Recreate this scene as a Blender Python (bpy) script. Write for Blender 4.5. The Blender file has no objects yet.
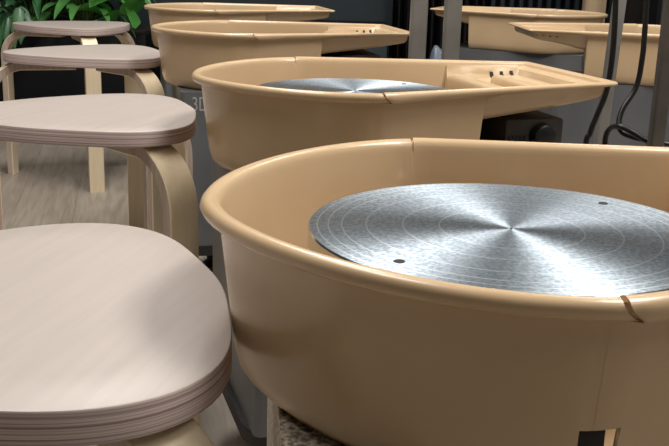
import bpy, bmesh, math, random
from mathutils import Vector, Matrix
import numpy as np

C = bpy.context.scene.collection
S = bpy.context.scene
PI = math.pi
random.seed(7)

# ---------------------------------------------------------------- camera
ZC = 0.78
PITCH, ROLL, FPX = 0.2646, 0.0282, 979.0
cp, sp = math.cos(PITCH), math.sin(PITCH)
fw = Vector((0, cp, -sp)); rt = Vector((1, 0, 0)); up = Vector((0, sp, cp))
cr, sr = math.cos(ROLL), math.sin(ROLL)
rt2 = cr*rt + sr*up; up2 = -sr*rt + cr*up
cam = bpy.data.cameras.new('camera'); camo = bpy.data.objects.new('camera', cam); C.objects.link(camo)
M = Matrix((rt2, up2, -fw)).transposed().to_4x4(); M.translation = (0, 0, ZC)
camo.matrix_world = M
cam.sensor_width = 36; cam.lens = FPX/669*36; cam.clip_start = 0.02
S.camera = camo

# ---------------------------------------------------------------- light
S.view_settings.view_transform = 'Standard'; S.view_settings.look = 'None'
S.view_settings.gamma = 1; S.view_settings.exposure = 0.22
w = bpy.data.worlds.new('world'); S.world = w; w.use_nodes = True
w.node_tree.nodes['Background'].inputs[0].default_value = (0.8, 0.9, 1, 1)
w.node_tree.nodes['Background'].inputs[1].default_value = 0.05

CEIL = 2.7
LAMPS = [  # x, y, sx, sy, power
    (1.15, 1.00, 0.75, 1.2, 50), (-0.55, 2.9, 0.45, 1.2, 36),
    (1.1, 3.5, 0.3, 1.2, 14), (-0.85, 1.25, 0.6, 1.2, 27), (1.55, -0.35, 0.45, 1.2, 9),
]

# ---------------------------------------------------------------- materials
def mat(name, col, rough=0.5, metal=0.0, **kw):
    m = bpy.data.materials.new(name); m.use_nodes = True
    b = m.node_tree.nodes['Principled BSDF']
    b.inputs['Base Color'].default_value = (*col, 1)
    b.inputs['Roughness'].default_value = rough
    b.inputs['Metallic'].default_value = metal
    for k, v in kw.items(): b.inputs[k.replace('_', ' ')].default_value = v
    return m
def nn(m, t, **kw):
    n = m.node_tree.nodes.new(t)
    for k, v in kw.items(): setattr(n, k, v)
    return n
def lk(m, a, b): m.node_tree.links.new(a, b)
def bsdf(m): return m.node_tree.nodes['Principled BSDF']
def noisy(m, c1, c2, scale=(8, 8, 8), nscale=3, detail=5, lo=.35, hi=.65, bump=0.0, rr=None):
    tc = nn(m, 'ShaderNodeTexCoord'); mp = nn(m, 'ShaderNodeMapping'); mp.inputs['Scale'].default_value = scale
    lk(m, tc.outputs['Object'], mp.inputs['Vector'])
    ns = nn(m, 'ShaderNodeTexNoise'); ns.inputs['Scale'].default_value = nscale; ns.inputs['Detail'].default_value = detail
    lk(m, mp.outputs[0], ns.inputs['Vector'])
    r = nn(m, 'ShaderNodeValToRGB'); r.color_ramp.elements[0].position = lo; r.color_ramp.elements[1].position = hi
    r.color_ramp.elements[0].color = (*c1, 1); r.color_ramp.elements[1].color = (*c2, 1)
    lk(m, ns.outputs['Fac'], r.inputs[0]); lk(m, r.outputs[0], bsdf(m).inputs['Base Color'])
    if bump:
        bp = nn(m, 'ShaderNodeBump'); bp.inputs['Strength'].default_value = bump; bp.inputs['Distance'].default_value = 0.001
        lk(m, ns.outputs['Fac'], bp.inputs['Height']); lk(m, bp.outputs[0], bsdf(m).inputs['Normal'])
    return m

pan_m = noisy(mat('tan_plastic', (.60, .432, .262), 0.24), (.585, .418, .25), (.62, .45, .278), (1, 1, 1), 9, 4)
bsdf(pan_m).inputs['Specular IOR Level'].default_value = 0.5
seam_m = mat('seam_dark', (.12, .07, .035), 0.6)
dark_hole = mat('hole_shade', (.012, .011, .010), 0.7)  # near-black colour stands for the shade inside slots, pin holes and the cut-out
veneer = noisy(mat('birch_veneer', (.6, .5, .42), 0.42), (.405, .352, .325), (.435, .38, .35), (2.5, 40, 4), 3, 6)
legwood = noisy(mat('birch_leg', (.62, .46, .28), 0.38), (.78, .64, .44), (.84, .71, .52), (30, 30, 2), 3, 5)
ply = mat('plywood_edge', (.3, .2, .17), 0.6)
def make_ply():
    m = ply
    tc = nn(m, 'ShaderNodeTexCoord'); mp = nn(m, 'ShaderNodeMapping'); mp.inputs['Scale'].default_value = (1.5, 1.5, 620)
    lk(m, tc.outputs['Object'], mp.inputs['Vector'])
    ns = nn(m, 'ShaderNodeTexNoise'); ns.inputs['Scale'].default_value = 1.6; ns.inputs['Detail'].default_value = 4
    lk(m, mp.outputs[0], ns.inputs['Vector'])
    r = nn(m, 'ShaderNodeValToRGB'); e = r.color_ramp.elements
    e[0].position = .3; e[0].color = (.22, .155, .165, 1); e[1].position = .72; e[1].color = (.68, .55, .50, 1)
    x = e.new(.5); x.color = (.52, .41, .38, 1)
    lk(m, ns.outputs['Fac'], r.inputs[0]); lk(m, r.outputs[0], bsdf(m).inputs['Base Color'])
make_ply()
legside = noisy(mat('leg_laminate', (.4, .3, .2), 0.5), (.42, .32, .26), (.56, .45, .37), (60, 60, 3), 2, 3)
greybody = noisy(mat('grey_painted_steel', (.16, .165, .17), 0.4, 0.2), (.105, .11, .118), (.15, .157, .168), (1, 1, 1), 5, 4)
silver = noisy(mat('mottled_bare_steel', (.3, .28, .25), 0.45, 0.5), (.20, .17, .14), (.72, .66, .57), (1, 1, 1), 240, 6, .40, .62, .3)
black = mat('black_rubber', (.012, .012, .014), 0.5)
blackgloss = mat('black_cable_sheath', (.008, .008, .008), 0.35)
boxm = noisy(mat('dark_grey_plastic', (.05, .045, .04), 0.5), (.035, .03, .026), (.06, .052, .045), (1, 1, 1), 20)
greypost = noisy(mat('grey_steel_post', (.26, .25, .235), 0.4, 0.3), (.22, .21, .195), (.29, .28, .26), (1, 1, 1), 12)
darkpost = noisy(mat('dark_steel_post', (.10, .09, .08), 0.4, 0.3), (.09, .08, .07), (.13, .115, .10), (1, 1, 1), 12)
white = mat('pale_strip', (.6, .6, .58), 0.4)
letter = mat('pale_lettering', (.36, .36, .36), 0.5)
screwm = mat('bright_screw', (.7, .7, .7), 0.25, 1.0)

# turntable metal: brushed in circles
alu = mat('turned_aluminium', (.62, .64, .67), 0.3, 1.0)
def make_alu():
    m = alu; b = bsdf(m)
    b.inputs['Anisotropic'].default_value = 0.82
    tg = nn(m, 'ShaderNodeTangent'); tg.direction_type = 'RADIAL'; tg.axis = 'Z'; b.inputs['Anisotropic Rotation'].default_value = .25
    lk(m, tg.outputs[0], b.inputs['Tangent'])
    tc = nn(m, 'ShaderNodeTexCoord'); sx = nn(m, 'ShaderNodeSeparateXYZ'); lk(m, tc.outputs['Object'], sx.inputs[0])
    cx = nn(m, 'ShaderNodeCombineXYZ'); lk(m, sx.outputs[0], cx.inputs[0]); lk(m, sx.outputs[1], cx.inputs[1])
    ln = nn(m, 'ShaderNodeVectorMath', operation='LENGTH'); lk(m, cx.outputs[0], ln.inputs[0])
    # fine lathe rings
    c2 = nn(m, 'ShaderNodeCombineXYZ'); lk(m, ln.outputs['Value'], c2.inputs[0])
    ns = nn(m, 'ShaderNodeTexNoise'); ns.inputs['Scale'].default_value = 420; ns.inputs['Detail'].default_value = 3
    lk(m, c2.outputs[0], ns.inputs['Vector'])
    sk = nn(m, 'ShaderNodeTexNoise'); sk.inputs['Scale'].default_value = 330; sk.inputs['Detail'].default_value = 6
    lk(m, tc.outputs['Object'], sk.inputs['Vector'])
    # reference grooves
    acc = None
    for r0 in (.053, .080, .107, .125, .135, .143):
        sb = nn(m, 'ShaderNodeMath', operation='SUBTRACT'); lk(m, ln.outputs['Value'], sb.inputs[0]); sb.inputs[1].default_value = r0
        ab = nn(m, 'ShaderNodeMath', operation='ABSOLUTE'); lk(m, sb.outputs[0], ab.inputs[0])
        lt = nn(m, 'ShaderNodeMath', operation='LESS_THAN'); lk(m, ab.outputs[0], lt.inputs[0]); lt.inputs[1].default_value = .0006
        if acc is None: acc = lt.outputs[0]
        else:
            ad = nn(m, 'ShaderNodeMath', operation='ADD'); lk(m, acc, ad.inputs[0]); lk(m, lt.outputs[0], ad.inputs[1]); acc = ad.outputs[0]
    r = nn(m, 'ShaderNodeValToRGB'); e = r.color_ramp.elements
    e[0].position = .40; e[0].color = (.27, .325, .385, 1); e[1].position = .66; e[1].color = (.52, .59, .66, 1)
    lk(m, sk.outputs['Fac'], r.inputs[0])
    mx = nn(m, 'ShaderNodeMix', data_type='RGBA'); lk(m, acc, mx.inputs[0]); lk(m, r.outputs[0], mx.inputs[6]); mx.inputs[7].default_value = (.62, .68, .73, 1)
    lk(m, mx.outputs[2], b.inputs['Base Color'])
    rg = nn(m, 'ShaderNodeMapRange'); lk(m, sk.outputs['Fac'], rg.inputs[0]); rg.inputs[1].default_value = .3; rg.inputs[2].default_value = .7
    rg.inputs[3].default_value = .52; rg.inputs[4].default_value = .38
    lk(m, rg.outputs[0], b.inputs['Roughness'])
    ad = nn(m, 'ShaderNodeMath', operation='MULTIPLY_ADD'); lk(m, acc, ad.inputs[0]); ad.inputs[1].default_value = -3; lk(m, ns.outputs['Fac'], ad.inputs[2])
    bp = nn(m, 'ShaderNodeBump'); bp.inputs['Strength'].default_value = .25; bp.inputs['Distance'].default_value = .0003
    lk(m, ad.outputs[0], bp.inputs['Height']); lk(m, bp.outputs[0], b.inputs['Normal'])
make_alu()
aluside = mat('machined_aluminium_edge', (.6, .6, .6), .16, 1.0)

# floor: grey-brown wood planks
floorm = mat('grey_wood_planks', (.2, .17, .14), 0.45)
def make_floor():
    m = floorm
    tc = nn(m, 'ShaderNodeTexCoord'); mp = nn(m, 'ShaderNodeMapping'); mp.inputs['Rotation'].default_value = (0, 0, math.radians(78))
    lk(m, tc.outputs['Object'], mp.inputs['Vector'])
    br = nn(m, 'ShaderNodeTexBrick'); br.offset = .4
    br.inputs['Scale'].default_value = 1; br.inputs['Brick Width'].default_value = 1.2; br.inputs['Row Height'].default_value = .18
    br.inputs['Mortar Size'].default_value = .0006; br.inputs['Bias'].default_value = 0
    br.inputs['Color1'].default_value = (.37, .32, .27, 1); br.inputs['Color2'].default_value = (.32, .275, .23, 1); br.inputs['Mortar'].default_value = (.12, .10, .085, 1)
    lk(m, mp.outputs[0], br.inputs['Vector'])
    m2 = nn(m, 'ShaderNodeMapping'); m2.inputs['Scale'].default_value = (2.5, 28, 1); lk(m, mp.outputs[0], m2.inputs['Vector'])
    ns = nn(m, 'ShaderNodeTexNoise'); ns.inputs['Scale'].default_value = 1.4; ns.inputs['Detail'].default_value = 8; ns.inputs['Distortion'].default_value = 1.2
    lk(m, m2.outputs[0], ns.inputs['Vector'])
    r = nn(m, 'ShaderNodeValToRGB'); e = r.color_ramp.elements
    e[0].position = .3; e[0].color = (.78, .77, .76, 1); e[1].position = .7; e[1].color = (1.15, 1.15, 1.15, 1)
    lk(m, ns.outputs['Fac'], r.inputs[0])
    mx = nn(m, 'ShaderNodeMix', data_type='RGBA', blend_type='MULTIPLY'); mx.inputs[0].default_value = 1
    lk(m, br.outputs['Color'], mx.inputs[6]); lk(m, r.outputs[0], mx.inputs[7]); lk(m, mx.outputs[2], bsdf(m).inputs['Base Color'])
make_floor()
tealwall = noisy(mat('dark_teal_wall', (.01, .018, .023), 0.6), (.010, .019, .025), (.015, .027, .034), (1, 1, 1), 2)
sidewall = mat('grey_wall_paint', (.22, .22, .22), 0.8)
ceilm = mat('ceiling_paint', (.5, .5, .5), 0.9)

# ---------------------------------------------------------------- helpers
def obj(name, bm, m, parent=None, smooth=False, angle=None):
    me = bpy.data.meshes.new(name)
    bmesh.ops.recalc_face_normals(bm, faces=bm.faces)
    bm.to_mesh(me); bm.free()
    for x in (m if isinstance(m, (list, tuple)) else [m]): me.materials.append(x)
    o = bpy.data.objects.new(name, me); C.objects.link(o)
    if parent: o.parent = parent
    if smooth or angle:
        for p in me.polygons: p.use_smooth = True
        if angle: me.set_sharp_from_angle(angle=math.radians(angle))
    return o
def tag(o, label=None, cat=None, group=None, kind=None):
    if label: o['label'] = label
    if cat: o['category'] = cat
    if group: o['group'] = group
    if kind: o['kind'] = kind
    return o
def empty(name, loc, rz=0.0):
    o = bpy.data.objects.new(name, None); C.objects.link(o); o.empty_display_size = .1
    o.location = loc; o.rotation_euler = (0, 0, rz); return o
def copy_tree(o, parent=None, skip=()):
    c = o.copy(); C.objects.link(c)
    if parent: c.parent = parent
    for ch in list(o.children):
        if ch.name.split('.')[0] not in skip: copy_tree(ch, c)
    return c
def box(bm, x0, x1, y0, y1, z0, z1, mi=0):
    r = bmesh.ops.create_cube(bm, size=1)
    for v in r['verts']:
        v.co = Vector(((x0+x1)/2+v.co.x*(x1-x0), (y0+y1)/2+v.co.y*(y1-y0), (z0+z1)/2+v.co.z*(z1-z0)))
    return r['verts']
def bevel(bm, w, seg=2):
    bmesh.ops.bevel(bm, geom=list(bm.edges), offset=w, segments=seg, affect='EDGES', profile=.5)
def bx(name, d, m, parent=None, bev=.003, seg=2):
    bm = bmesh.new(); box(bm, *d)
    if bev: bevel(bm, bev, seg)
    return obj(name, bm, m, parent, angle=40)
def lathe(bm, prof, n=64, cx=0, cy=0):
    rings = []
    for r, z in prof:
        if r < 1e-6: rings.append([bm.verts.new((cx, cy, z))])
        else: rings.append([bm.verts.new((cx+r*math.cos(2*PI*i/n), cy+r*math.sin(2*PI*i/n), z)) for i in range(n)])
    for a, b in zip(rings, rings[1:]):
        for i in range(n):
            j = (i+1) % n
            if len(a) == 1 and len(b) == 1: continue
            if len(a) == 1: bm.faces.new((a[0], b[i], b[j]))
            elif len(b) == 1: bm.faces.new((a[i], a[j], b[0]))
            else: bm.faces.new((a[i], a[j], b[j], b[i]))
def tube(bm, pts, r, n=8):
    pts = [Vector(p) for p in pts]; rings = []
    prev = None
    for i, p in enumerate(pts):
        t = (pts[min(i+1, len(pts)-1)]-pts[max(i-1, 0)]).normalized()
        u = (prev - t*prev.dot(t)).normalized() if prev else t.orthogonal().normalized()
        prev = u; v = t.cross(u)
        rr = r(i/(len(pts)-1)) if callable(r) else r
        rings.append([bm.verts.new(p+(u*math.cos(2*PI*k/n)+v*math.sin(2*PI*k/n))*rr) for k in range(n)])
    for a, b in zip(rings, rings[1:]):
        for k in range(n): bm.faces.new((a[k], a[(k+1) % n], b[(k+1) % n], b[k]))
    bm.faces.new(rings[0][::-1]); bm.faces.new(rings[-1])
def spline(pts, n=12):
    P = [Vector(p) for p in pts]; P = [P[0]*2-P[1]]+P+[P[-1]*2-P[-2]]; out = []
    for i in range(1, len(P)-2):
        for k in range(n):
            t = k/n; a, b, c, d = P[i-1:i+3]
            out.append(.5*((2*b)+(c-a)*t+(2*a-5*b+4*c-d)*t*t+(3*b-3*c+d-a)*t**3))
    out.append(P[-2]); return out

# ---------------------------------------------------------------- the room
X0, X1, Y0, Y1 = -2.6, 2.6, -2.2, 4.75
def struct(name, d, m): return tag(bx(name, d, m, bev=0), kind='structure')
struct('floor', (X0, X1, Y0, Y1, -.05, 0), floorm)
struct('wall_back', (X0, X1, Y1, Y1+.1, 0, CEIL), tealwall)
struct('wall_front', (X0, X1, Y0-.1, Y0, 0, CEIL), sidewall)
struct('wall_left', (X0-.1, X0, Y0, Y1, 0, CEIL), sidewall)
struct('wall_right', (X1, X1+.1, Y0, Y1, 0, CEIL), sidewall)
struct('ceiling', (X0, X1, Y0, Y1, CEIL, CEIL+.1), ceilm)

lampglow = bpy.data.materials.new('lamp_diffuser'); lampglow.use_nodes = True
bsdf(lampglow).inputs['Emission Color'].default_value = (1, .93, .82, 1)
bsdf(lampglow).inputs['Emission Strength'].default_value = 0.5
for i, (x, y, sx, sy, pw) in enumerate(LAMPS):
    t = empty('ceiling_lamp', (x, y, CEIL))
    tag(t, 'long white ceiling tube lamp above the row of wheels', 'lamp', 'ceiling lamps')
    bx('lamp_housing', (-sx/2-.01, sx/2+.01, -sy/2-.01, sy/2+.01, -.05, 0), white, t, .004)
    bx('diffuser', (-sx/2, sx/2, -sy/2, sy/2, -.058, -.05), lampglow, t, 0)
    L = bpy.data.lights.new('tube_light', 'AREA'); L.shape = 'RECTANGLE'; L.size = sx; L.size_y = sy
    L.energy = pw; L.color = (1, .96, .90)
    lo = bpy.data.objects.new('tube_light', L); C.objects.link(lo); lo.parent = t; lo.location = (0, 0, -.065)

# ---------------------------------------------------------------- splash pan outline (local frame, +x towards the tray)
A, B, LT, BE, NE = .2048, .2294, .391, .1396, 1.7166
RIM = ZC - .1625
DEPTH = .128
XB = .205
def outline():
    """upper half outline from the nose (-A,0) to the tray end (LT,0)"""
    e = 2/NE; P = []
    n = 60
    for i in range(n+1):
        t = PI - (PI-.38)*i/n if False else PI - (PI-(PI/2-1.2))*i/n
        c, s = math.cos(t), math.sin(t)
        P.append((A*math.copysign(abs(c)**e, c), B*abs(s)**e))
    # tangent from tray corner
    best = max(range(len(P)), key=lambda k: (P[k][1]-BE)/(LT-P[k][0]))
    P = P[:best+1]
    rc = .010
    x, y = P[-1]
    dx, dy = LT-x, BE-y; l = math.hypot(dx, dy); dx /= l; dy /= l
    xe, ye = LT-rc*dx, BE-rc*dy
    m = 26
    # tangent line stations, always with one pair on each side of the basin end
    xs = sorted(set([x+(xe-x)*k/m for k in range(1, m)]+[XB-.0008, XB+.0008, -.0015, .0015]))
    for q in xs:
        if q > x+1e-4: P.append((q, y+(ye-y)*(q-x)/(xe-x)))
    P = P + [(xe, ye)]
    for k in range(1, 5):          # rounded corner (quadratic)
        t = k/5; P.append(((1-t)**2*xe+2*t*(1-t)*LT+t*t*LT, (1-t)**2*ye+2*t*(1-t)*BE+t*t*(BE-rc)))
    P.append((LT, BE-rc))
    for k in range(1, 7): P.append((LT, (BE-rc)*(1-k/6)))
    # smooth nose sampling: resample dense start
    return P
def resample_nose(P):
    out = [P[0]]
    for a in P[1:]:
        if math.dist(a, out[-1]) > .0022 or abs(a[0]-XB) < .002 or abs(a[0]) < .0016: out.append(a)
    return out
OUT = resample_nose(outline())
# add a tight pair at x = 0 for the joint between the two halves
def add_pair(P, x0, w):
    for k in range(len(P)-1):
        if P[k][0] < x0-w and P[k+1][0] >= x0-w: break
    a, b = P[k], None
    j = k+1
    while P[j][0] <= x0+w: j += 1
    b = P[j]
    f = lambda x: (x, a[1]+(b[1]-a[1])*(x-a[0])/(b[0]-a[0]))
    return P[:k+1]+[f(x0-w), f(x0-w*.8), f(x0+w*.8), f(x0+w)]+P[j:]
OUT = add_pair(OUT, 0.0, .0016)
HX = (-.0115, .020)
def add_station(P, x0):
    k = next(k for k in range(len(P)-1) if P[k][0] < x0 <= P[k+1][0])
    a, b = P[k], P[k+1]; return P[:k+1]+[(x0, a[1]+(b[1]-a[1])*(x0-a[0])/(b[0]-a[0]))]+P[k+1:]
for hx_ in HX: OUT = add_station(OUT, hx_)
NRM = []
for k, (x, y) in enumerate(OUT):
    if k == 0: n = (1, 0)
    elif k == len(OUT)-1: n = (-1, 0)
    else:
        a, b = OUT[max(k-2, 0)] if k > 1 else (OUT[1][0], -OUT[1][1]), OUT[min(k+2, len(OUT)-1)]
        if k == 1: a = (OUT[1][0], -OUT[1][1])
        tx, ty = b[0]-a[0], b[1]-a[1]; l = math.hypot(tx, ty) or 1
        n = (ty/l, -tx/l)
    NRM.append(n)
_a = max(p for p in OUT if p[0] < .25); _b = max((p for p in OUT if p[0] < LT-.012), key=lambda p: p[0])
_m = (_b[1]-_a[1])/(_b[0]-_a[0]); LC = math.hypot(1, _m)
def LINE(x): return _a[1]+_m*(x-_a[0])
def depth_at(x):
    if x < XB: return DEPTH
    return .046 - (.046-.020)*(x-XB)/(LT-XB)
def pan_mesh(hole=False):
    bm = bmesh.new()
    # profile: (inward offset, z, shallow flag) from outer bottom centre over the rim to the inner floor
    def prof(dp, x):
        r = min(.020, dp*.45); s = .095*(dp-.012)           # wall slope
        if x > XB: s = .3*(dp-.012)
        o = .0130
        P = [(o+s+r*1.2, -dp-.003, 0), (o+s+r*.55, -dp-.002, 0), (o+s+r*.2, -dp+r*.28, 0), (o+s, -dp+r, 0),
             (o+s*.72, -(dp-r)*.72-.012*.28, 0), (o+s*.4, -(dp-r)*.4-.012*.6, 0), (o, -.0118, 0), (.0085, -.0120, 1), (.005, -.0120, 1), (.0018, -.0098, 1), (0, -.006, 1), (.0008, -.0028, 1),
             (.0028, -.0004, 1), (.0066, .0006, 1), (.0105, -.0006, 1), (.0134, -.0030, 1), (.0147, -.0065, 1),
             (.0156, -.0105, 0), (o+.0035+s*.4, -(dp-r)*.4-.012*.6, 0), (o+.0035+s*.72, -(dp-r)*.72-.012*.28, 0), (o+.0035+s, -dp+r, 0), (o+.0035+s+r*.25, -dp+.004+r*.28, 0),
             (o+.0035+s+r*.6, -dp+.005, 0), (o+.0035+s+r*1.3, -dp+.004, 0)]
        return P
    def ring(sgn):
        R = []
        for (x, y), (nx, ny) in zip(OUT, NRM):
            col = []; x_s = x
            if .06 < x < LT-.012:                            # the basin's end wall runs askew
                x_s = x+(.045 if sgn > 0 else -.040)*math.exp(-((x-XB)/.07)**2)
                k_ = next(k for k in range(len(OUT)-1) if OUT[k][0] > 0 and OUT[k][0] <= x_s <= OUT[k+1][0] or OUT[k+1][0] >= x_s > 0)
                (xa, ya), (xb, yb) = OUT[k_], OUT[k_+1]
                y = ya+(yb-ya)*(x_s-xa)/max(xb-xa, 1e-9)
            P = prof(depth_at(x), x)
            for d, z, bead in P:
                px, py = x_s, y
                if x > 0 and z > -.0170: z *= 1-.45*x/LT
                dd = d
                joint = abs(x) < .0015
                if joint: dd = d+.0022*bead*(1 if d < .006 else -1) if bead else d-.0002; z = z-(.002 if bead and z > -.0045 else 0)
                elif bead and 0 < x:                        # the tray half overlaps a little outside
                    dd = d-.0009 if d < .0065 else d; z = z+.0009 if z > -.009 else z-.001
                sh = 0
                if abs(x) < .05 and bead:                    # slanted joint line on the bead
                    t = min(1, max(0, (-z)/.0120)) if d < .0075 else 0
                    sh = .011*t*t*(1-abs(x)/.05)
                qx, qy = px+nx*dd, py+ny*dd
                if x_s > .3:
                    qx = min(qx, LT-dd); qy = min(qy, LINE(qx)-dd*LC)
                col.append(bm.verts.new((qx+sh, sgn*qy, z)))
            R.append(col)
        return R
    T, Bt = ring(1), ring(-1)
    K = len(T[0])
    def quad(a, b, c, d):
        vs = []
        for v in (a, b, c, d):
            if v not in vs: vs.append(v)
        try: bm.faces.new(vs)
        except ValueError: pass
    KI = K-4                                              # inner wall row level with outer row 3 (wall foot)
    def cut(R, i): return hole and R is Bt and HX[0]-1e-5 <= OUT[i][0] and OUT[i+1][0] <= HX[1]+1e-5
    for R in (T, Bt):
        for i in range(len(R)-1):
            if cut(R, i):
                for a, b in ((3, KI), (4, KI-1)): quad(R[i][a], R[i+1][a], R[i+1][b], R[i][b])
                if abs(OUT[i][0]-HX[0]) < 1e-5: quad(R[i][3], R[i][4], R[i][KI-1], R[i][KI])
                if abs(OUT[i+1][0]-HX[1]) < 1e-5: quad(R[i+1][3], R[i+1][4], R[i+1][KI-1], R[i+1][KI])
            for k in range(K-1):
                if cut(R, i) and k in (3, KI-1): continue
                quad(R[i][k], R[i][k+1], R[i+1][k+1], R[i+1][k])
    for k in (0, K-1):
        for i in range(len(T)-1):
            if OUT[i][0] < LT-1e-4: quad(T[i][k], T[i+1][k], Bt[i+1][k], Bt[i][k])
    bmesh.ops.remove_doubles(bm, verts=bm.verts, dist=1e-5)
    return bm
def rounded_rect(x0, x1, y0, y1, rl, rr_, n=8):
    P = []
    for cx, cy, r, a0 in ((x1-rr_, y1-rr_, rr_, 0), (x0+rl, y1-rl, rl, 90), (x0+rl, y0+rl, rl, 180), (x1-rr_, y0+rr_, rr_, 270)):
        for k in range(n+1):
            a = math.radians(a0+90*k/n); P.append((cx+r*math.cos(a), cy+r*math.sin(a)))
    return P
def prism(bm, P, z0, z1, inset=0.0):
    cx = sum(p[0] for p in P)/len(P); cy = sum(p[1] for p in P)/len(P)
    lo = [bm.verts.new((x, y, z0)) for x, y in P]
    hi = [bm.verts.new((x+(cx-x)*inset, y+(cy-y)*inset, z1)) for x, y in P]
    n = len(P)
    for i in range(n): bm.faces.new((lo[i], lo[(i+1) % n], hi[(i+1) % n], hi[i]))
    bm.faces.new(lo[::-1]); bm.faces.new(hi)

DISC_T = .014
WH_Z = -.0265
CAB = rounded_rect(-.150, .325, -.172, .172, .012, .02)
def make_wheel(loc, h, body=greybody):
    root = empty('pottery_wheel', (loc[0], loc[1], 0), h)
    p = obj('splash_pan', pan_mesh(), pan_m, root, angle=60); p.location = (0, 0, RIM)
    # rear half tray furniture
    bm = bmesh.new(); box(bm, .222, .252, -.105, .100, -.045, -.014); bevel(bm, .009, 4)
    obj('tray_divider', bm, pan_m, p, angle=60)
    bm = bmesh.new(); box(bm, .295, .320, -.095, .090, -.034, -.015); bevel(bm, .008, 4)
    obj('tray_divider', bm, pan_m, p, angle=60)
    for k in range(4):
        x = .316+.0165*k
        dp = depth_at(x); r = dp*.45; sl = .3*(dp-.012); o = .0165
        pr = [(o+sl*.5, -(dp-r+.015)/2), (o+sl, -dp+r), (o+sl+r*.25, -dp+.004+r*.28), (o+sl+r*.6, -dp+.0055)]
        pr = [(d+.0020, z+.0012) for d, z in pr]+[(d-.0022, z-.0015) for d, z in pr[::-1]]
        bm = bmesh.new(); va = [bm.verts.new((x, LINE(x)-d*LC, z)) for d, z in pr]; vb = [bm.verts.new((x+.005, LINE(x+.005)-d*LC, z)) for d, z in pr]
        for q in range(8): bm.faces.new((va[q], va[(q+1) % 8], vb[(q+1) % 8], vb[q]))
        bm.faces.new(va[::-1]); bm.faces.new(vb)
        tag(obj('drain_slot', bm, dark_hole, p), 'dark slot')
    bm = bmesh.new(); z = WH_Z; r = .15; t = DISC_T
    lathe(bm, [(0, z), (.02, z), (.06, z), (.11, z), (r-.0012, z), (r, z-.0012), (r, z-t+.001), (r-.001, z-t), (.03, z-t), (.024, z-t-.004), (.022, -.09), (0, -.09)], 128)
    d = obj('wheel_head', bm, [alu, aluside], root, angle=30)
    for f in d.data.polygons: f.material_index = 1 if abs(f.normal.z) < .8 else 0
    d.location = (.0228, .003, RIM)
    for a in HOLES:
        bm = bmesh.new(); lathe(bm, [(0, z+.0002), (.0028, z+.0002), (.0036, z+.00045), (.0040, z+.0001), (.0040, z-.001)], 20, .125*math.cos(a), .125*math.sin(a))
        tag(obj('pin_hole', bm, dark_hole, d, smooth=True), 'dark hole')
    bm = bmesh.new(); lathe(bm, [(0, z+.0001), (.0016, z+.0002), (.002, z-.001)], 16); obj('centre_pin', bm, screwm, d)
    zt = RIM-DEPTH-.003
    bm = bmesh.new(); prism(bm, CAB, .135, zt)
    obj('cabinet', bm, body, root, angle=35)
    bm = bmesh.new(); prism(bm, rounded_rect(-.158, .333, -.176, .176, .060, .022), .112, .135)
    obj('skirt', bm, black, root, angle=35)
    for lx in (-.06, .25):
        for ly in (-.1, .1):
            bm = bmesh.new(); lathe(bm, [(0, 0), (.018, 0), (.02, .003), (.02, .012), (.011, .018), (.011, .112), (0, .112)], 20, lx, ly)
            obj('leg', bm, black, root, angle=40)
    # control box hanging below the tray
    c = bx('control_box', (.220, .312, -.13, .10, zt+.001, RIM-.052), boxm, root, .004)
    for k in range(5): bx('vent', (.225+.006*k, .228+.006*k, -.1318, -.129, zt+.008, RIM-.075), black, c, 0)
    bm = bmesh.new(); lathe(bm, [(0, 0), (.017, 0), (.019, .002), (.017, .016), (.014, .018), (0, .018)], 28)
    k = obj('knob', bm, blackgloss, c, angle=40); k.rotation_euler = (PI/2, 0, 0); k.location = (.276, -.130, RIM-.076)
    return root

# near wheel holes are read off the brushed disc
HOLES = [math.radians(-144.5), math.radians(34)]
WHEELS = [
    ((.1084, .689), .1744, 'tan pottery wheel nearest the camera, its silver wheel head fully in view', silver),
    ((-.0093, 1.4371), .2972, 'tan pottery wheel second from the front, its pointed tray ending before the grey cabinet', greybody),
    ((-.2365, 2.3388), .2274, 'tan pottery wheel third from the front, pale lettering on its grey cabinet', greybody),
    ((-.4278, 3.2345), .2206, 'farthest tan pottery wheel of the front row, beside the green plants', greybody),
    ((.867, 2.68), 3.171, 'tan pottery wheel facing the other way behind the black cables, cut by the right edge', greybody),
    ((.727, 3.51), 2.80, 'tan pottery wheel facing the other way, farthest on the right behind the grey posts', greybody),
]
w0 = None; wheels = []
for loc, h, lab, bodym in WHEELS:
    if w0 is None:
        r = w0 = make_wheel(loc, h)
    else:
        r = copy_tree(w0, skip=('control_box',) if h > 2 else ()); r.location = (loc[0], loc[1], 0); r.rotation_euler = (0, 0, h)
    tag(r, lab, 'pottery wheel', 'pottery wheels'); wheels.append(r)
bpy.context.view_layer.update()
# near wheel: cut-out in the skirt and bare steel cabinet
def child(r, n): return [c for c in r.children if c.name.split('.')[0] == n][0]
pn = child(wheels[0], 'splash_pan'); nd = obj('tmp', pan_mesh(True), pan_m, angle=60)
pn.data = nd.data; bpy.data.objects.remove(nd)
dk = tag(bx('cutout_shade', (-.0112, .008, -.205, -.165, -.118, -.074), dark_hole, pn, .001), 'black block standing in for the shade inside the cut-out')  # added black block, paints the opening as dark as a shaded hole
cb = child(wheels[0], 'cabinet'); cb.data = cb.data.copy(); cb.data.materials[0] = silver
bm = bmesh.new(); prism(bm, [(.325, .182), (-.132, .182), (-.138, .176), (-.164, -.176), (-.159, -.182), (.325, -.182)], .135, RIM-DEPTH-.003)
x_ = obj('tmp', bm, silver, angle=35); cb.data = x_.data; bpy.data.objects.remove(x_)
cb['label'] = 'mottled bare steel cabinet'
child(wheels[1], 'wheel_head').location.x += .014
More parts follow.
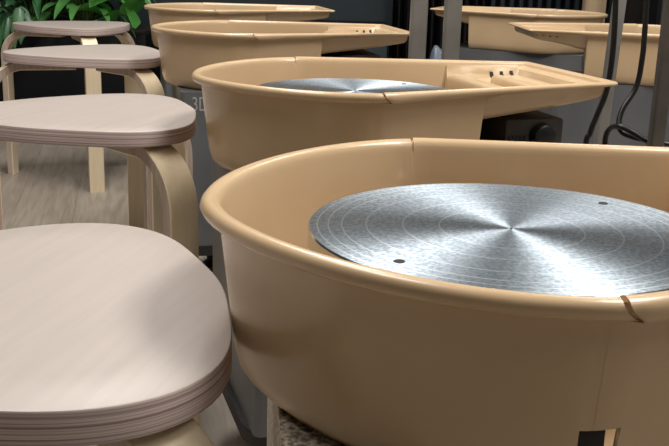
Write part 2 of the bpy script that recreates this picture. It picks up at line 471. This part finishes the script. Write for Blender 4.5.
# lettering on the third wheel
tx = bpy.data.curves.new('lettering', 'FONT'); tx.body = '-3D'; tx.size = .045; tx.extrude = .0006; tx.align_x = 'LEFT'
to = bpy.data.objects.new('lettering', tx); C.objects.link(to)
bpy.context.view_layer.update()
me = bpy.data.meshes.new_from_object(to.evaluated_get(bpy.context.evaluated_depsgraph_get()))
bpy.data.objects.remove(to); me.materials.append(letter)
lt = bpy.data.objects.new('lettering', me); C.objects.link(lt)
lt.parent = child(wheels[2], 'cabinet')
lt.rotation_euler = (PI/2, 0, 0); lt.location = (-.1365, -.1722, RIM-DEPTH-.044)
lt.scale = (.66, 1.0, 1)
bm = bmesh.new(); lathe(bm, [(0, .003), (.003, .0025), (.005, 0)], 14)
s_ = obj('screw', bm, screwm, child(wheels[2], 'cabinet')); s_.rotation_euler = (PI/2, 0, -PI/2); s_.location = (-.150, -.06, RIM-DEPTH-.04)

# ---------------------------------------------------------------- stools
SEAT_Z = ZC-.245
ST_T = .023
def tri(n=120, k=0.0):
    P = []
    for i in range(n):
        t = 2*PI*i/n; r = .19*(1+.121*math.cos(3*t)+.022*math.cos(6*t))-k
        P.append((r*math.cos(t), r*math.sin(t)))
    return P
LEG_OFF = math.radians(14)
def make_leg(ang):
    wd, th, R, ro = .050, .021, .082, .262       # width, thickness, bend radius, outer reach
    zt = SEAT_Z-ST_T
    # centre line from under the seat, around the bend, down to the floor
    path = [(.045, zt-th/2), (.10, zt-th/2)]
    cxr, czr = ro-th/2-R, zt-th/2-R
    for k in range(13):
        a = PI/2*(1-k/12); path.append((cxr+R*math.cos(a), czr+R*math.sin(a)))
    path += [(ro-th/2, .2), (ro-th/2, 0)]
    bm = bmesh.new(); rings = []
    for i, (r, z) in enumerate(path):
        a = path[max(i-1, 0)]; b = path[min(i+1, len(path)-1)]
        tx_, tz = b[0]-a[0], b[1]-a[1]; l = math.hypot(tx_, tz); nx, nz = -tz/l, tx_/l   # outward normal
        if nx < 0 and abs(nx) > 1e-6 or nz < -1e-6: nx, nz = -nx, -nz
        e = .002
        sec = [(-wd/2, -th/2+e), (-wd/2+e, -th/2), (wd/2-e, -th/2), (wd/2, -th/2+e), (wd/2, th/2-e), (wd/2-e, th/2), (-wd/2+e, th/2), (-wd/2, th/2-e)]
        rings.append([bm.verts.new((r+nx*q, s, z+nz*q)) for s, q in sec])
    n = 8
    for a, b in zip(rings, rings[1:]):
        for k in range(n):
            f = bm.faces.new((a[k], a[(k+1) % n], b[(k+1) % n], b[k]))
            f.material_index = 1 if k in (3, 7) else 0
    bm.faces.new(rings[0]); bm.faces.new(rings[-1][::-1])
    bmesh.ops.rotate(bm, verts=bm.verts, cent=(0, 0, 0), matrix=Matrix.Rotation(ang, 3, 'Z'))
    return bm
def make_stool():
    root = empty('stool', (0, 0, 0))
    bm = bmesh.new(); z = SEAT_Z
    prof = [(-.0001, z-ST_T), (.0012, z-ST_T), (0, z-ST_T+.0012), (0, z-.0016), (.0006, z-.0005), (.002, z)]
    n = 120; rings = []
    for k, zz in [(.10, z-ST_T)]+prof[1:]+[(.05, z), (.10, z)]:
        rings.append([bm.verts.new((x, y, zz)) for x, y in tri(n, k)])
    for q, (a, b) in enumerate(zip(rings, rings[1:])):
        for i in range(n):
            f = bm.faces.new((a[i], a[(i+1) % n], b[(i+1) % n], b[i]))
            f.material_index = 1 if q in (1, 2, 3) else 0
    bm.faces.new(rings[0][::-1]); bm.faces.new(rings[-1])
    obj('seat', bm, [veneer, ply], root, angle=30)
    for k in range(3):
        obj('leg', make_leg(2*PI*k/3), [legwood, legside], root, angle=30)
    return root
STOOLS = [
    (-.250, .668, 1.355, 'pale birch stool nearest the camera, its rounded triangular seat filling the lower left'),
    (-.398, 1.543, 1.30, 'birch stool second from the front, bent leg in full view beside the nearest wheel'),
    (-.622, 2.498, 1.365, 'birch stool third from the front, between the second stool and the farthest one'),
    (-.910, 3.424, .974, 'farthest birch stool, standing in front of the green plants'),
]
s0 = make_stool()
for i, (x, y, h, lab) in enumerate(STOOLS):
    o = s0 if i == 0 else copy_tree(s0)
    o.location = (x, y, 0); o.rotation_euler = (0, 0, h)
    if i == 1: [c for c in o.children if c.name.startswith('leg')][0].rotation_euler = (0, 0, -.17)
    tag(o, lab, 'stool', 'three-legged birch stools')

# ---------------------------------------------------------------- posts, cables and things behind
def post(name, x, y, wx, m, lab, lean=(0, 0), top=2.2):
    bm = bmesh.new()
    P = rounded_rect(-wx/2, wx/2, -wx/2, wx/2, wx*.22, wx*.22, 5)
    z0 = [bm.verts.new((a, b, .012)) for a, b in P]; z1 = [bm.verts.new((a+lean[0]*top, b+lean[1]*top, top)) for a, b in P]
    n = len(P)
    for i in range(n): bm.faces.new((z0[i], z0[(i+1) % n], z1[(i+1) % n], z1[i]))
    bm.faces.new(z0[::-1]); bm.faces.new(z1)
    t = empty(name, (x, y, 0)); tag(t, lab, 'post')
    obj('upright', bm, m, t, angle=50)
    bm = bmesh.new(); prism(bm, rounded_rect(-wx*.65, wx*.65, -wx*.65, wx*.65, wx*.2, wx*.2, 4), 0, .012); obj('foot', bm, black, t, angle=40)
    return t
post('steel_post', .167, 2.13, .036, greypost, 'grey steel post just right of the third wheel, left one of the grey pair')
post('steel_post', .239, 2.13, .036, greypost, 'grey steel post in front of the far right wheel, right one of the grey pair')
post('steel_post', .484, 1.84, .022, greypost, 'slim grey steel post behind the tray tip, beside the hanging black cables', (.037, 0))
post('steel_post', .525, 1.60, .024, darkpost, 'thick dark post at the right edge of the photo', (.004, 0))

bm = bmesh.new(); tube(bm, spline([(.45, 1.76, 1.5), (.466, 1.76, .9), (.481, 1.76, .722), (.485, 1.76, .628), (.481, 1.76, .564), (.469, 1.76, .521), (.459, 1.76, .486), (.452, 1.76, .436), (.45, 1.75, .12), (.47, 1.72, .006), (.53, 1.66, .006)]), .0052, 10)
tag(obj('power_cable', bm, blackgloss, smooth=True), 'black cable running down along the slim post, left of the looped cable', 'cable')
bm = bmesh.new(); tube(bm, spline([(.50, 1.72, 1.4), (.510, 1.70, .9), (.519, 1.70, .685), (.520, 1.70, .625), (.515, 1.70, .578), (.493, 1.69, .541), (.486, 1.68, .518), (.490, 1.67, .504), (.505, 1.66, .498), (.525, 1.65, .495), (.559, 1.645, .490), (.63, 1.64, .475), (.75, 1.62, .30), (.85, 1.6, .05), (.95, 1.55, .006)]), .0048, 10)
tag(obj('power_cable', bm, blackgloss, smooth=True), 'black cable hanging in front of the right wheel and curling off to the right edge', 'cable')
bm = bmesh.new(); tube(bm, spline([(.49, 1.75, .006), (.475, 1.71, .2), (.472, 1.700, .439), (.471, 1.70, .488), (.476, 1.69, .507), (.481, 1.66, .515), (.492, 1.65, .512), (.510, 1.64, .503), (.524, 1.63, .496), (.550, 1.625, .486), (.60, 1.62, .455), (.68, 1.6, .2), (.75, 1.58, .006)]), .0048, 10)
tag(obj('power_cable', bm, blackgloss, smooth=True), 'black cable arching up and over, forming the loop low beside the dark post', 'cable')

# pale cable on the floor
bm = bmesh.new(); tube(bm, spline([(-1.9, 4.1, .006), (-1.5, 4.18, .006), (-1.25, 4.07, .006), (-1.05, 3.98, .006), (-.92, 4.02, .006), (-.75, 4.2, .006)]), .0055, 8)
tag(obj('floor_cable', bm, mat('pale_blue_sheath', (.5, .6, .68), .4), smooth=True), 'pale blue cable lying on the floor below the far stools', 'cable')

# low dark cabinet with a pale edge against the back wall
t = empty('low_cabinet', (-.02, 4.5, 0)); tag(t, 'low dark cabinet with a thin pale front edge behind the third wheel', 'cabinet')
cabm = mat('near_black_laminate', (.003, .0035, .005), .6, **{'Specular IOR Level': .2})
bx('carcass', (-.62, .235, -.2, .2, .0, .495), cabm, t)
bx('door', (-.61, -.20, -.215, -.2, .03, .485), tealwall, t, .002); bx('door', (-.19, .225, -.215, -.2, .03, .485), tealwall, t, .002)
bx('edge_strip', (-.10, .225, -.225, -.2, .492, .500), white, t, .001)
# dark curtain
bm = bmesh.new(); n = 90; a = []; b = []
for i in range(n+1):
    x = .24+.42*i/n; y = 4.62+.035*math.sin(i*.75)+.012*math.sin(i*1.9)
    a.append(bm.verts.new((x, y, .03))); b.append(bm.verts.new((x, y, 2.3)))
for i in range(n): bm.faces.new((a[i], a[i+1], b[i+1], b[i]))
o = obj('curtain', bm, mat('black_curtain_cloth', (.010, .009, .010), .5), smooth=True)
md = o.modifiers.new('s', 'SOLIDIFY'); md.thickness = .003
tag(o, 'black pleated curtain hanging between the low cabinet and the radiator', 'curtain')
# grey plastic bag
bm = bmesh.new(); bmesh.ops.create_icosphere(bm, subdivisions=4, radius=1)
for v in bm.verts:
    p = v.co.copy(); q = 1+.10*math.sin(7*p.x+3*p.z)*math.cos(5*p.y)+.05*math.sin(13*p.x*p.z+4)
    v.co = Vector((p.x*.085*q*(1-.35*max(p.z, 0)), p.y*.09*q, max(0, (p.z*.5+.5)*.53*(.9+.1*q))))
tag(obj('plastic_bag', bm, mat('grey_film', (.09, .115, .15), .4), smooth=True), 'crumpled blue-grey plastic bag between the two grey posts', 'bag').location = (.30, 3.0, 0)
# radiator
t = empty('radiator', (1.05, 4.66, .57)); tag(t, 'dark ribbed radiator on the back wall above the far right wheel', 'radiator')
bx('back_panel', (-.36, .2, .02, .05, 0, .5), cabm, t); bx('bracket', (-.3, -.27, .05, .09, .1, .4), cabm, t); bx('bracket', (.1, .13, .05, .09, .1, .4), cabm, t)
for k in range(13): bx('fin', (-.355+.043*k, -.337+.043*k, -.03, .02, .005, .495), tealwall, t, .002)
# wooden post
t = tag(bx('wooden_post', (1.0, 1.085, 4.1, 4.16, 0, 1.4), noisy(mat('raw_wood', (.45, .33, .2), .6), (.36, .26, .16), (.48, .36, .23), (8, 8, 1), 4), bev=.003), 'pale wooden post behind the far right wheel', 'post')
# black storage cabinet
t = empty('storage_cabinet', (1.62, 3.78, 0)); tag(t, 'tall black storage cabinet behind the right wheels', 'cabinet')
bx('carcass', (-.49, .45, -.2, .2, 0, 1.1), cabm, t); bx('door', (-.48, -.03, -.212, -.2, .05, 1.09), black, t, .002); bx('door', (-.01, .44, -.212, -.2, .05, 1.09), black, t, .002)
bx('handle', (-.06, -.045, -.235, -.212, .5, .62), cabm, t)

# ---------------------------------------------------------------- planter and plants
t = empty('planter', (-1.55, 4.45, 0)); tag(t, 'long black planter box holding the green plants, top left', 'planter')
bx('trough', (-.75, .72, -.2, .2, 0, .44), cabm, t, .006)
bm = bmesh.new(); box(bm, -.73, .70, -.18, .18, .43, .448)
obj('soil', bm, noisy(mat('dark_soil', (.02, .015, .01), .9), (.012, .009, .006), (.04, .03, .02), (1, 1, 1), 60), t)

def leafmat(name, c1, c2, rough=.35):
    m = noisy(mat(name, c1, rough), c1, c2, (1, 1, 1), 14, 3, .3, .7)
    return m
LM = [leafmat('mid_green_leaf', (.04, .16, .035), (.10, .28, .07)), leafmat('deep_green_leaf', (.018, .08, .03), (.05, .16, .055)),
      leafmat('bright_green_leaf', (.06, .27, .04), (.12, .40, .08)), leafmat('grey_green_leaf', (.08, .16, .11), (.20, .32, .22))]
stemm = mat('green_stem', (.06, .14, .03), .5)
def leaf(bm, base, direction, length, width, droop, shape=.5, nseg=10):
    d = Vector(direction).normalized(); side = d.cross(Vector((0, 0, 1)))
    if side.length < .05: side = Vector((1, 0, 0))
    side.normalize(); p = Vector(base); rows = []
    roll = random.uniform(-.6, .6)
    for i in range(nseg+1):
        t = i/nseg
        wv = width*(math.sin(PI*t**shape)**.8)*(1 if 0 < t < 1 else .02)+.0006
        nrm = side.cross(d).normalized(); s2 = side*math.cos(roll)+nrm*math.sin(roll)
        n2 = s2.cross(d).normalized()
        rows.append([bm.verts.new(p-s2*wv+n2*wv*.25), bm.verts.new(p-s2*wv*.5+n2*wv*.06), bm.verts.new(p), bm.verts.new(p+s2*wv*.5+n2*wv*.06), bm.verts.new(p+s2*wv+n2*wv*.25)])
        p = p+d*(length/nseg); d = (d+Vector((0, 0, -1))*droop/nseg).normalized()
    for a, b in zip(rows, rows[1:]):
        for k in range(4): bm.faces.new((a[k], a[k+1], b[k+1], b[k]))
def plant(name, lab, x, y, h, n, ll, lw, droop, mi, spread=.16, shape=.6, hang=0, big=False):
    t = empty(name, (x, y, .448)); tag(t, lab, 'plant', 'plants in the long planter')
    sm = bmesh.new(); lm = bmesh.new()
    for i in range(n):
        a = random.uniform(0, 2*PI); hh = h*random.uniform(.15, 1); rr = spread*random.uniform(.3, 1)
        if i < hang: a = random.uniform(-2.4, -.7); hh = random.uniform(.02, .1); rr = spread*1.1
        tip = Vector((math.cos(a)*rr, math.sin(a)*rr*.8, hh))
        pts = spline([(math.cos(a)*.015, math.sin(a)*.015, 0), (tip.x*.45, tip.y*.45, hh*.62), tuple(tip)], 5)
        tube(sm, pts, .0028, 5)
        el = random.uniform(-.2, .9)
        if i < hang: el = -.9
        leaf(lm, tip, (math.cos(a)*math.cos(el), math.sin(a)*math.cos(el), math.sin(el)), ll*random.uniform(.7, 1.1), lw*random.uniform(.75, 1.1), droop, shape)
    if big:
        leaf(lm, (.07, -.12, .02), (-.35, -.05, 1), .135, .050, .5, .42)
        leaf(lm, (.15, -.10, .05), (.9, -.2, .35), .10, .03, .8)
    obj('stems', sm, stemm, t, smooth=True); obj('foliage', lm, LM[mi], t, smooth=True)
    return t
plant('leafy_plant', 'dense mid green leafy plant at the left end of the planter', -2.15, 4.37, .38, 90, .17, .030, 1.4, 0, .26)
plant('leafy_plant', 'broad green leafy plant second from the left in the planter', -1.86, 4.37, .40, 90, .18, .028, 1.6, 1, .24)
plant('leafy_plant', 'pale grey-green variegated plant in the middle of the planter', -1.58, 4.37, .36, 110, .13, .020, 1.6, 3, .24, hang=5)
plant('leafy_plant', 'dark green fine leaved plant behind the farthest stool', -1.34, 4.37, .42, 110, .16, .022, 1.9, 1, .24, hang=6)
plant('leafy_plant', 'upright green strap leaved plant left of the big round leaf', -1.12, 4.37, .36, 60, .22, .028, 1.1, 0, .17, .7)
plant('leafy_plant', 'plant with big glossy heart-shaped bright leaves at the planter right end', -.93, 4.30, .26, 9, .17, .062, 1.0, 2, .10, .55, big=True)
